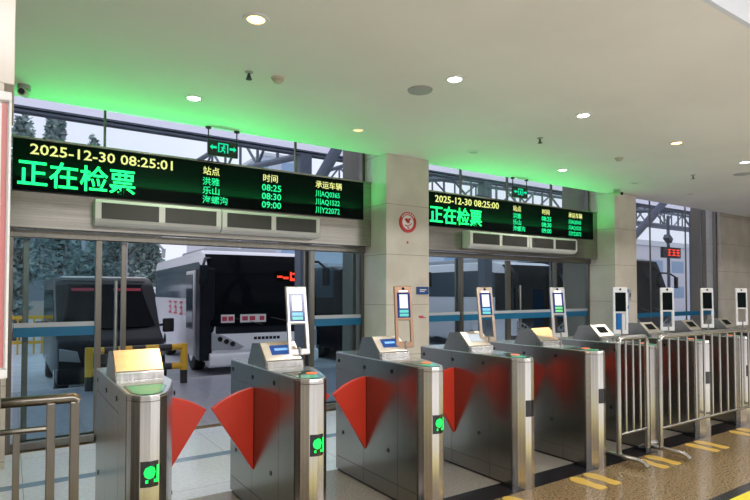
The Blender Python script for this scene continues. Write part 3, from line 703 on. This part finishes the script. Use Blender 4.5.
# ------------------------------------------------------------------ crowd barriers
def barrier(x0, length, y, rot, n, label, feet=2):
    t = thing('crowd_barrier', label, 'crowd barrier', (x0, y, 0), R(rot), 'steel crowd barriers')
    zt, r = 1.09, 0.023
    pts = [(0, 0, 0.06), (0, 0, zt - 0.06)]
    for k in range(1, 6):
        a = math.pi / 2 * k / 5; pts.append((0.06 - 0.06 * math.cos(a), 0, zt - 0.06 + 0.06 * math.sin(a)))
    for k in range(0, 6):
        a = math.pi / 2 * k / 5; pts.append((length - 0.06 + 0.06 * math.sin(a), 0, zt - 0.06 + 0.06 * math.cos(a)))
    pts.append((length, 0, 0.06))
    part('outer_frame', MB().tube(pts, r, 12), 'steel_tube', t, None, None, True)
    part('bottom_rail', MB().cyl((0, 0, 0.24), (length, 0, 0.24), 0.014, seg=10), 'steel_tube', t, None, None, True)
    for k in range(n):
        xx = length * (k + 1) / (n + 1)
        part('vertical_bar', lambda: MB().cyl((0, 0, 0.24), (0, 0, 1.08), 0.011, seg=10), 'steel_tube', t, None, 'b_bar', True).location.x = xx
    for xx in (0.0, length)[:feet]:
        def foot():
            return MB().tube([(0, 0.20, 0.023), (0, 0.16, 0.052), (0, 0.10, 0.062), (0, -0.18, 0.062), (0, -0.23, 0.052), (0, -0.262, 0.023)], 0.022, 10)
        f = part('foot', foot, 'steel_tube', t, None, 'b_foot', True); f.location.x = xx
barrier(4.505, 0.455, 2.88, 0, 3, 'short steel crowd barrier at the left end, beside the amber-lit gate', 1)
barrier(5.035, 2.30, 2.80, 0, 13, 'long steel crowd barrier reaching the right edge of the photo')
# fixed railing on the left
t = thing('railing', 'low brown-steel railing with square bars at the bottom left', 'railing', (0.0, 3.0, 0))
mb = MB().tube([(-0.6, 0.07, 1.0), (0.0, 0.0, 1.0), (0.262, -0.03, 1.0), (0.278, -0.032, 0.985)], 0.024, 12)
part('handrail', mb, 'steel_rail', t, None, None, True)
part('end_post', MB().box(0.243, 0.283, -0.052, -0.012, 0, 0.985, 0.004), 'steel_rail', t)
part('post', MB().box(0.148, 0.184, -0.038, -0.010, 0, 0.985, 0.003), 'steel_rail', t)
part('middle_rail', MB().tube([(-0.6, 0.066, 0.868), (0.16, -0.02, 0.868)], 0.014, 8), 'steel_rail', t)
for xx in (0.033, -0.09, -0.21, -0.33, -0.45): part('baluster', MB().box(xx - 0.014, xx + 0.014, -0.012 - xx * 0.11 , 0.012 - xx * 0.11, 0, 0.862, 0.002), 'steel_rail', t)

# ------------------------------------------------------------------ floor markings
struct('trim_4', BX(XL, XR, 1.45, 1.922, -0.05, 0.0015), 'caution_yellow', 'yellow caution band on the floor')
def footprint(x, y, s, label):
    def f():
        prof = [(0.0, 0.0), (0.03, 0.005), (0.043, 0.04), (0.036, 0.085), (0.03, 0.125), (0.045, 0.19), (0.05, 0.24), (0.038, 0.29), (0.01, 0.312), (-0.02, 0.30), (-0.043, 0.26), (-0.048, 0.20), (-0.036, 0.13), (-0.036, 0.08), (-0.04, 0.035), (-0.028, 0.004)]
        return MB().prism([(s * a * 1.35, b) for a, b in prof], 'z', 0.0002, 0.002)
    solo('footprint_sticker', f, 'sticker_yellow', label, 'floor sticker', (x, y, 0), 'yellow footprint stickers', 'fp%d' % s)
LANES = [('between the gate with the copper scanner and the champagne one', 2.955), ('in front of the lane left of the amber-lit gate before the barriers', 3.90), ('by the feet of the short barrier', 4.80), ('in front of the long barrier near its left foot', 5.69), ('in front of the long barrier at the right edge', 6.6)]
for nm, x in LANES:
    footprint(x - 0.095, 2.555, 1, 'left yellow footprint ' + nm)
    footprint(x + 0.095, 2.555, -1, 'right yellow footprint ' + nm)

# ------------------------------------------------------------------ outdoors: canopy
def ibeam_x(mb, x0, x1, y, z0, z1, wd=0.16):
    mb.box(x0, x1, y - wd / 2, y + wd / 2, z0, z0 + 0.03).box(x0, x1, y - wd / 2, y + wd / 2, z1 - 0.03, z1).box(x0, x1, y - 0.012, y + 0.012, z0, z1)
struct('canopy_roof', BX(-12, 36, 6.4, 9.55, 4.225, 4.25), 'canopy_roof')
mb = MB(); ibeam_x(mb, -12, 36, 9.5, 4.13, 4.22); solo('canopy_beam', mb, 'steel_blue_grey', 'long grey steel beam along the canopy edge', 'steel beam', group='canopy steelwork')
COLS = [(-0.6, 'steel canopy column at the far left behind the first board'), (4.66, 'grey steel column standing at the right side of the open doorway'), (9.48, 'grey steel column behind the closed glass doors'), (14.3, 'grey steel column hidden by the second pillar'), (19.35, 'blue-grey steel column behind the tall window')]
def truss(pa, pb, h, n, dirz=True):
    """a tapered truss of tubes from pa to pb; h = depth at each end"""
    pa, pb = Vector(pa), Vector(pb); mb = MB()
    top = [pa.lerp(pb, k / n) + Vector((0, 0, h[0] + (h[1] - h[0]) * k / n)) for k in range(n + 1)]
    bot = [pa.lerp(pb, k / n) for k in range(n + 1)]
    mb.tube([top[0], top[-1]], 0.07, 8); mb.tube([bot[0], bot[-1]], 0.07, 8)
    for k in range(n + 1): mb.tube([top[k], bot[k] + Vector((0, 0, -0.001))], 0.035, 6)
    for k in range(n): mb.tube([top[k], bot[k + 1]] if k % 2 else [bot[k], top[k + 1]], 0.035, 6)
    return mb
for x, lab in COLS:
    if x == 14.3: continue
    t = thing('canopy_column', lab, 'steel column', (x, 9.5, 0), 0, 'canopy columns')
    mb = MB().box(-0.12, 0.12, -0.12, -0.10, 0.02, 4.13).box(-0.12, 0.12, 0.10, 0.12, 0.02, 4.13).box(-0.012, 0.012, -0.10, 0.10, 0.02, 4.13).box(-0.115, 0.115, -0.10, 0.10, 0.02, 4.13)
    part('shaft', mb, 'steel_blue_grey', t)
    part('base_plate', MB().box(-0.2, 0.2, -0.2, 0.2, 0, 0.025), 'steel_blue_grey', t)
for x, lab in ((9.48, 'steel truss reaching outward above the column behind the closed doors'), (19.35, 'steel truss reaching outward above the column behind the tall window')):
    solo('canopy_truss', truss((x, 9.6, 4.3), (x, 17.5 if x < 15 else 12.2, 5.4 if x < 15 else 4.6), (1.3, 0.5 if x < 15 else 1.0), 8), 'steel_blue_grey', lab, 'steel truss', group='canopy steelwork')
solo('canopy_truss', truss((4.66, 9.6, 4.15), (4.66, 17.5, 5.0), (1.1, 0.5), 7), 'steel_blue_grey', 'steel truss seen above the exit sign on the left', 'steel truss', group='canopy steelwork')
solo('canopy_truss', truss((9.6, 12.4, 4.3), (36, 12.4, 4.3), (0.9, 0.9), 24), 'steel_blue_grey', 'nearer steel truss running sideways behind the second board', 'steel truss', group='canopy steelwork')
solo('canopy_truss', truss((9.6, 15.6, 4.9), (36, 15.6, 4.9), (0.8, 0.8), 24), 'steel_blue_grey', 'farther steel truss running sideways behind the second board', 'steel truss', group='canopy steelwork')
solo('diagonal_strut', MB().tube([(3.75, 8.4, 2.3), (4.88, 8.4, 4.22)], 0.10, 10), 'steel_blue_grey', 'dark slanting steel strut above the right end of the first board', 'steel strut', group='canopy steelwork')
solo('diagonal_strut', MB().tube([(13.0, 8.2, 2.55), (15.4, 8.2, 4.22)], 0.10, 10), 'steel_blue_grey', 'dark slanting steel strut at the top of the tall window', 'steel strut', group='canopy steelwork')

# ------------------------------------------------------------------ outdoors: vehicles
def wheel(t, x, y, r, wd, key):
    o = part('wheel', lambda: MB().lathe((0, 0, 0), [(r * 0.55, -wd / 2), (r * 0.93, -wd / 2), (r, -wd / 2 + 0.03), (r, wd / 2 - 0.03), (r * 0.93, wd / 2), (r * 0.55, wd / 2)], 24, 'y'), 'rubber', t, None, key, True)
    o.location = (x, y, r); o.rotation_euler = (0, 0, math.pi / 2)
    part('hub', lambda: MB().cyl((0, -wd / 2 - 0.01, 0), (0, wd / 2 + 0.01, 0), r * 0.5, seg=18), 'chrome', o, None, key + 'h')
def coach(loc, rot, label, body, W=2.4, Ln=7.2, H=2.75, door=False, key='c', lower=None):
    t = thing('coach', label, 'coach', loc, R(rot), 'parked coaches')
    hw = W / 2
    side = [(0.0, 0.30), (-0.06, 0.55), (-0.05, 1.05), (0.10, 1.9), (0.28, 2.42), (0.52, H - 0.09), (0.9, H), (Ln - 0.3, H), (Ln, H - 0.25), (Ln, 0.35), (Ln - 0.1, 0.28)]
    part('body', lambda: MB().prism(side, 'x', -hw, hw, 0.07), body, t, None, key + 'b', True)
    def shield():
        mb = MB(); prof = [(-0.055, 1.10), (0.095, 1.9), (0.275, 2.42), (0.47, H - 0.115)]; rows = []
        for y, z in prof:
            rows.append([(u * (hw - 0.01), y - 0.05 + 0.035 * abs(u) ** 4, z) for u in (-1, -0.94, -0.8, -0.5, 0, 0.5, 0.8, 0.94, 1)])
        mb.strip(rows, 0.03); return mb
    ws = part('windshield', shield, 'vehicle_glass', t, 'large dark windshield', key + 'w', True)
    for s in (-1, 1): part('corner_pillar', lambda s=s: MB().prism([(-0.04, 1.05), (0.10, 1.9), (0.26, 2.36), (0.75, 2.40), (0.75, 1.3), (0.5, 1.05)], 'x', s * (hw - 0.02), s * (hw + 0.014), 0.004), 'coach_dark', t, None, key + 'cp%d' % s)
    part('lower_mask', lambda: BX(-hw + 0.12, hw - 0.12, -0.085, -0.03, 0.92, 1.10, bevel=0.02), 'coach_dark', t, None, key + 'm')
    part('front_panel', lambda: MB().prism([(-0.06, 0.56), (-0.09, 0.62), (-0.085, 0.95), (-0.03, 0.97)], 'x', -hw + 0.08, hw - 0.08, 0.01), lower or body, t, None, key + 'p')
    part('bumper', lambda: MB().prism([(-0.03, 0.25), (-0.12, 0.30), (-0.13, 0.52), (-0.04, 0.56), (0.3, 0.56), (0.3, 0.25)], 'x', -hw - 0.01, hw + 0.01, 0.03), lower or body, t, None, key + 'bu', True)
    for s in (-1, 1):
        h = part('headlight', lambda s=s: MB().prism([(s * (hw - 0.03), 0.62), (s * (hw - 0.03), 0.98), (s * (hw - 0.3), 0.90), (s * (hw - 0.72), 0.66), (s * (hw - 0.6), 0.60)], 'y', -0.105, -0.05, 0.012), 'coach_silver', t, None, key + 'h%d' % s)
        for k in range(3):
            part('lamp', lambda s=s, k=k: MB().cyl((s * (hw - 0.2 - 0.13 * k), -0.118, 0.84 - 0.055 * k), (s * (hw - 0.2 - 0.13 * k), -0.10, 0.84 - 0.055 * k), 0.052, seg=16), 'black_gloss', h, None, key + 'l%d%d' % (s, k))
        part('side_window', lambda s=s: MB().prism([(0.75, 1.66), (0.75, 2.38), (1.0, 2.48), (Ln - 0.15, 2.48), (Ln - 0.15, 1.66)], 'x', s * (hw - 0.01), s * (hw + 0.012), 0.004), 'side_glass', t, 'dark band of side windows', key + 'sw%d' % s)
        mr = part('mirror', lambda s=s: MB().tube([(s * (hw - 0.1), 0.35, 2.52), (s * (hw + 0.08), 0.05, 2.5), (s * (hw + 0.16), -0.15, 2.35)], 0.03, 8).box(s * (hw + 0.16) - 0.09, s * (hw + 0.16) + 0.09, -0.21, -0.12, 1.95, 2.36, 0.03), 'coach_dark', t, None, key + 'mi%d' % s, True)
    part('roof_unit', lambda: MB().prism([(1.6, H - 0.01), (1.75, H + 0.14), (4.6, H + 0.16), (4.9, H - 0.01)], 'x', -hw * 0.72, hw * 0.72, 0.03), 'coach_silver', t, 'low roof air conditioner', key + 'ac', True)
    for s in (-1, 1):
        wheel(t, s * (hw - 0.14), 1.75, 0.42, 0.26, key + 'wh'); wheel(t, s * (hw - 0.14), Ln - 1.9, 0.42, 0.26, key + 'wh')
    part('wiper', lambda: MB().tube([(-0.1, -0.10, 1.12), (-0.75, -0.075, 1.28)], 0.012, 6).tube([(0.75, -0.09, 1.12), (0.1, -0.09, 1.26)], 0.012, 6), 'black_plastic', t, None, key + 'wi')
    return t, hw
GZ = -0.3
cA, hw = coach((4.62, 11.25, GZ), -3.5, 'white coach with its door open, framed by the open doorway', 'coach_white', 2.4, 7.2, 2.74, True, 'cA')
part('placard', BX(-0.98, -0.70, -0.095, -0.085, 1.17, 1.34, bevel=0.002), 'sign_white', cA, 'white placard behind the windshield')
part('placard', BX(-0.58, -0.02, -0.10, -0.09, 1.17, 1.34, bevel=0.002), 'sign_white', cA, 'wide white placard with red lettering')
for a, b in ((-0.96, -0.86), (-0.83, -0.73), (-0.54, -0.42), (-0.38, -0.26), (-0.16, -0.06)):
    part('placard_mark', BX(a, b, -0.104, -0.1005, 1.21, 1.30), 'letter_red', cA)
part('destination_display', BX(0.28, 0.95, 0.10, 0.14, 2.02, 2.30, bevel=0.01), 'screen_black', cA)
for a in ((0.30, 0.42, 2.13, 2.17), (0.44, 0.56, 2.10, 2.15), (0.60, 0.80, 2.06, 2.12), (0.60, 0.64, 2.10, 2.26), (0.76, 0.92, 2.12, 2.16), (0.66, 0.90, 2.20, 2.24)):
    part('destination_glow', BX(a[0], a[1], 0.085, 0.099, a[2], a[3]), 'led_red', cA)
dm = MB()
for k in range(7): dm.box(-0.28 + 0.085 * k, -0.215 + 0.085 * k, -0.092, -0.0845, 0.80, 0.86)
part('front_badge', dm, 'coach_dark', cA, 'row of small dark letters on the front')
for k in range(4):
    y0 = 1.95 + 0.78 * k
    def strokes():
        mb = MB(); xa, xb = -hw - 0.004, -hw - 0.0005
        for a_, b_, c_, d_ in ((0.0, 0.44, 1.53, 1.58), (0.05, 0.38, 1.40, 1.45), (0.0, 0.44, 1.24, 1.29), (0.19, 0.26, 1.24, 1.58), (0.05, 0.11, 1.29, 1.40)): mb.box(xa, xb, y0 + a_, y0 + b_, c_, d_)
        return mb
    part('side_lettering', strokes, 'letter_red', cA, 'red character on the coach side')
# open passenger door swung out at the front corner, and the dark doorway
part('doorway', BX(-hw - 0.006, -hw + 0.02, 0.45, 1.15, 0.45, 2.3), 'coach_dark', cA)
dr = part('passenger_door', MB().box(-hw - 0.16, -hw - 0.10, 0.75, 1.55, 0.42, 2.28, 0.02), 'coach_white', cA)
part('door_glass', MB().box(-hw - 0.17, -hw - 0.158, 0.82, 1.48, 1.0, 2.2, 0.004), 'side_glass', dr)
part('door_frame', MB().box(-hw - 0.20, -hw + 0.10, -0.05, 0.36, 0.40, 2.30, 0.02), 'coach_dark', cA)
coach((8.25, 11.9, GZ), 0, 'dark-fronted coach glimpsed left in the closed glass doors', 'coach_dark', 2.3, 7.0, 2.5, False, 'cB', 'coach_white')
coach((13.35, 11.0, GZ), 0, 'white-sided coach behind the middle of the closed glass doors', 'coach_white', 2.4, 8.0, 2.75, False, 'cC', 'coach_dark')
coach((18.7, 10.7, GZ), 0, 'dark coach parked behind the tall window', 'coach_dark', 2.5, 8.0, 3.05, False, 'cD')

def van(loc, rot, label, body, key, W=1.66, H=2.08, group=None):
    t = thing('van', label, 'van', loc, R(rot), group); hw = W / 2
    side = [(0.12, 0.32), (0.0, 0.42), (0.0, 0.62), (0.10, 0.98), (0.42, 1.16), (1.05, 1.95), (1.35, H), (4.3, H), (4.5, 1.9), (4.55, 0.4), (4.4, 0.3)]
    part('body', lambda: MB().prism(side, 'x', -hw, hw, 0.06), body, t, None, key + 'b', True)
    def ws():
        mb = MB(); rows = []
        for y, z, f in ((0.40, 1.19, 0.90), (0.72, 1.58, 0.84), (1.02, 1.95, 0.78)):
            rows.append([(u * hw * f, y - 0.015 + 0.06 * abs(u) ** 3, z) for u in (-1, -0.8, -0.4, 0, 0.4, 0.8, 1)])
        mb.strip(rows, 0.02); return mb
    part('windshield', ws, 'vehicle_glass', t, None, key + 'w', True)
    part('grille', lambda: BX(-hw * 0.55, hw * 0.55, -0.012, 0.03, 0.62, 0.80, bevel=0.01), 'black_plastic', t, None, key + 'g')
    part('bumper', lambda: BX(-hw - 0.01, hw + 0.01, -0.07, 0.25, 0.32, 0.58, bevel=0.04), body, t, None, key + 'u', True)
    part('number_plate', lambda: BX(-0.22, 0.22, -0.078, -0.068, 0.42, 0.54, bevel=0.003), 'plate_blue', t, None, key + 'n')
    for s in (-1, 1):
        part('headlight', lambda s=s: MB().prism([(s * hw * 0.6, 0.66), (s * hw * 0.97, 0.70), (s * hw * 0.97, 0.90), (s * hw * 0.66, 0.84)], 'y', -0.012, 0.12, 0.01), 'lens', t, None, key + 'h%d' % s)
        part('mirror', lambda s=s: MB().tube([(s * (hw - 0.02), 0.75, 1.18), (s * (hw + 0.10), 0.70, 1.2)], 0.025, 6).box(s * (hw + 0.19) - 0.10, s * (hw + 0.19) + 0.10, 0.64, 0.72, 1.06, 1.32, 0.025), 'black_plastic', t, None, key + 'm%d' % s, True)
        part('side_window', lambda s=s: MB().prism([(0.85, 1.25), (1.25, 1.85), (4.2, 1.85), (4.2, 1.25)], 'x', s * (hw - 0.012), s * (hw + 0.006), 0.004), 'vehicle_glass', t, None, key + 's%d' % s)
        wheel(t, s * (hw - 0.11), 0.85, 0.32, 0.2, key + 'wh'); wheel(t, s * (hw - 0.11), 3.6, 0.32, 0.2, key + 'wh')
    return t
vA = van((1.47, 10.1, GZ), 0, 'black van parked facing the doorway behind the left glass', 'van_black', 'vA')
part('roof_edge', BX(-0.72, 0.72, 1.2, 1.26, 2.06, 2.095, bevel=0.01), 'chrome', vA, 'bright roof edge')
part('screen_sticker', BX(-0.58, -0.22, 0.86, 0.87, 1.83, 1.88), 'letter_red', vA)
part('screen_sticker', BX(0.10, 0.56, 0.86, 0.87, 1.83, 1.88), 'letter_red', vA)
van((2.05, 19.0, GZ), 0, 'white van far down the street left of the black van', 'van_white', 'vB')
van((5.2, 27.0, GZ), 0, 'small white van in the distance beside the white coach', 'van_white', 'vB')

# platform-edge guard rails
def guard(x0, x1, y, z, label, base, s=1.0):
    t = thing('guard_rail', label, 'guard rail', ((x0 + x1) / 2, y, base)); h = (x1 - x0) / 2
    def cols(a, b, zz, r, axis, n):
        for k in range(n):
            u0, u1 = a + (b - a) * k / n, a + (b - a) * (k + 1) / n
            mt = 'barrier_black' if k % 2 == 1 else 'barrier_yellow'
            if axis == 'x': yield (u0, 0, zz), (u1, 0, zz), mt
            else: yield (zz, 0, u0), (zz, 0, u1), mt
    for zz, nm in ((z, 'top_rail'), (z * 0.48, 'lower_rail')):
        for p, q, mt in cols(-h, h, zz, 0.06, 'x', 7): part(nm, MB().cyl(p, q, 0.055 * s, seg=12), mt, t, None, None, True)
    for xx in (-h, h):
        for p, q, mt in (((xx, 0, 0), (xx, 0, z * 0.36), 'barrier_black'), ((xx, 0, z * 0.36), (xx, 0, z + 0.055 * s), 'barrier_yellow')):
            part('post', MB().cyl(p, q, 0.06 * s, seg=12), mt, t, None, None, True)
guard(1.02, 2.43, 9.42, 0.60, 'yellow and black guard rail before the open coach door', 0)
t = thing('street_fence', 'yellow street fence far behind the left glass', 'fence', (0.55, 19.0, GZ))
for xx in (-0.55, -0.35, -0.15, 0.05, 0.25): part('picket', MB().box(xx - 0.025, xx + 0.025, -0.03, 0.03, 0, 1.08), 'barrier_yellow', t)
part('end_post', MB().box(0.40, 0.56, -0.06, 0.06, 0, 1.18), 'barrier_yellow', t)
part('rail', MB().box(-0.6, 0.45, -0.035, 0.035, 1.02, 1.12), 'barrier_yellow', t)
part('rail', MB().box(-0.6, 0.45, -0.035, 0.035, 0.30, 0.38), 'barrier_yellow', t)
# street lamp with two arched arms
t = thing('street_lamp', 'pale street lamp with two arched arms behind the left glass', 'street lamp', (4.0, 25.0, GZ))
part('pole', MB().cyl((0, 0, 0), (0, 0, 4.6), 0.12, 0.09, 12), 'strip_pale', t, None, None, True)
for s in (-1, 1):
    pts = [(s * 1.55 * k / 8, 0, 4.55 - 0.9 * (k / 8) ** 2 * (0.75 if s < 0 else 1.0)) for k in range(9)]
    a = part('arm', MB().tube(pts, 0.05, 8), 'strip_pale', t, None, None, True)
    part('lamp_head', MB().cyl((pts[-1][0], 0, pts[-1][2] - 0.35), (pts[-1][0], 0, pts[-1][2] + 0.05), 0.06, 0.09, 10), 'strip_pale', a)
# LED sign post behind the tall window
t = thing('bay_sign', 'red LED bay sign with floodlight on a post behind the tall window', 'sign', (18.62, 10.0, 0))
part('post', MB().cyl((0, 0, 0), (0, 0, 4.12), 0.05, seg=10), 'steel_blue_grey', t)
part('sign_box', MB().box(-0.62, 0.50, -0.16, -0.06, 2.66, 3.02, 0.01), 'black_plastic', t)
for xx in (-0.34, -0.06, 0.20):
    part('red_glyph', MB().box(xx, xx + 0.20, -0.168, -0.161, 2.92, 2.95).box(xx, xx + 0.20, -0.168, -0.161, 2.83, 2.86).box(xx, xx + 0.20, -0.168, -0.161, 2.735, 2.765).box(xx + 0.08, xx + 0.12, -0.168, -0.161, 2.765, 2.92), 'led_red', t)
part('floodlight', MB().box(-0.34, -0.06, -0.20, 0.0, 3.22, 3.40, 0.02, Matrix.Rotation(R(35), 4, 'Y')), 'steel_blue_grey', t)

# ------------------------------------------------------------------ outdoors: buildings and trees
def building(x0, x1, y0, y1, h, m, label):
    t = thing('building', label, 'building', ((x0 + x1) / 2, (y0 + y1) / 2, GZ)); a, b = (x1 - x0) / 2, (y1 - y0) / 2
    part('walls', MB().box(-a, a, -b, b, 0, h), m, t)
    part('parapet', MB().box(-a - 0.2, a + 0.2, -b - 0.2, b + 0.2, h, h + 0.5), 'fascia_paint', t)
building(-14, 4.6, 46, 58, 9.6, 'facade_beige', 'beige building behind the trees on the left')
building(5.2, 9.35, 45, 60, 10.0, 'facade_slate', 'slate grey building with a straight right edge behind the black van')
building(25, 48, 41, 50, 6.0, 'facade_blue', 'blue and white building glimpsed through the closed glass doors')
building(46, 80, 30, 40, 6.4, 'facade_pale', 'pale pink building seen through the tall window')
building(32.5, 38, 80, 90, 23.0, 'facade_blue', 'distant blue tower above the middle of the first board')
building(23.5, 28.5, 80, 90, 20.0, 'facade_pale', 'distant pale tower below the exit sign')
def leaves(mb, c, r, n, size):
    for _ in range(n):
        while True:
            p = Vector((random.uniform(-1, 1), random.uniform(-1, 1), random.uniform(-1, 1)))
            if p.length < 1: break
        p = Vector((c[0] + p.x * r[0], c[1] + p.y * r[1], c[2] + p.z * r[2]))
        a = Vector((random.uniform(-1, 1), random.uniform(-1, 1), random.uniform(-0.6, 0.6))).normalized(); b = a.orthogonal().normalized()
        b = (Matrix.Rotation(random.uniform(0, 6.28), 3, a) @ b)
        s = size * random.uniform(0.6, 1.3)
        mb.quad(p - a * s, p + b * s * 0.5, p + a * s, p - b * s * 0.5)
def tree(x, y, h, rad, label, blobs=8, n=480, size=0.17):
    t = thing('tree', label, 'tree', (x, y, GZ), 0, 'trees along the street')
    tr = MB().tube([(0, 0, 0), (0.1, 0, h * 0.35), (0.0, 0.05, h * 0.7), (0.05, 0, h * 0.95)], 0.14, 8)
    for k in range(6):
        a = random.uniform(0, 6.28); z = h * random.uniform(0.35, 0.75)
        tr.tube([(0.05, 0, z), (math.cos(a) * rad * 0.6, math.sin(a) * rad * 0.6, z + h * 0.16)], 0.05, 6)
    part('trunk', tr, 'bark', t)
    mb = MB()
    for k in range(blobs):
        f = (k + 0.5) / blobs; a = random.uniform(0, 6.28)
        rr = rad * (1 - 0.65 * f)
        leaves(mb, (math.cos(a) * rr * 0.5, math.sin(a) * rr * 0.5, h * (0.25 + 0.72 * f)), (rr * 0.75, rr * 0.75, h * 0.12), n, size)
    part('crown', mb, 'foliage', t)
for a in ((0.3, 28.5, 9.2, 1.5, 'tall tree at the far left behind the glass'), (2.1, 33, 11.2, 1.5, 'tallest slim tree behind the first LED board'), (4.1, 38, 11.2, 1.2, 'slim tree right of the tallest one on the left'),
          (5.2, 34, 5.2, 1.6, 'low bushy tree behind the roof of the black van'), (2.9, 28.5, 4.4, 1.2, 'low green tree left of the black van roof'), (0.2, 24.6, 4.0, 1.0, 'low green tree near the yellow street fence'), (8.2, 42, 7.0, 1.6, 'tree before the slate grey building'), (7.3, 37, 5.0, 1.2, 'bush-like tree beside the street lamp')):
    tree(*a)
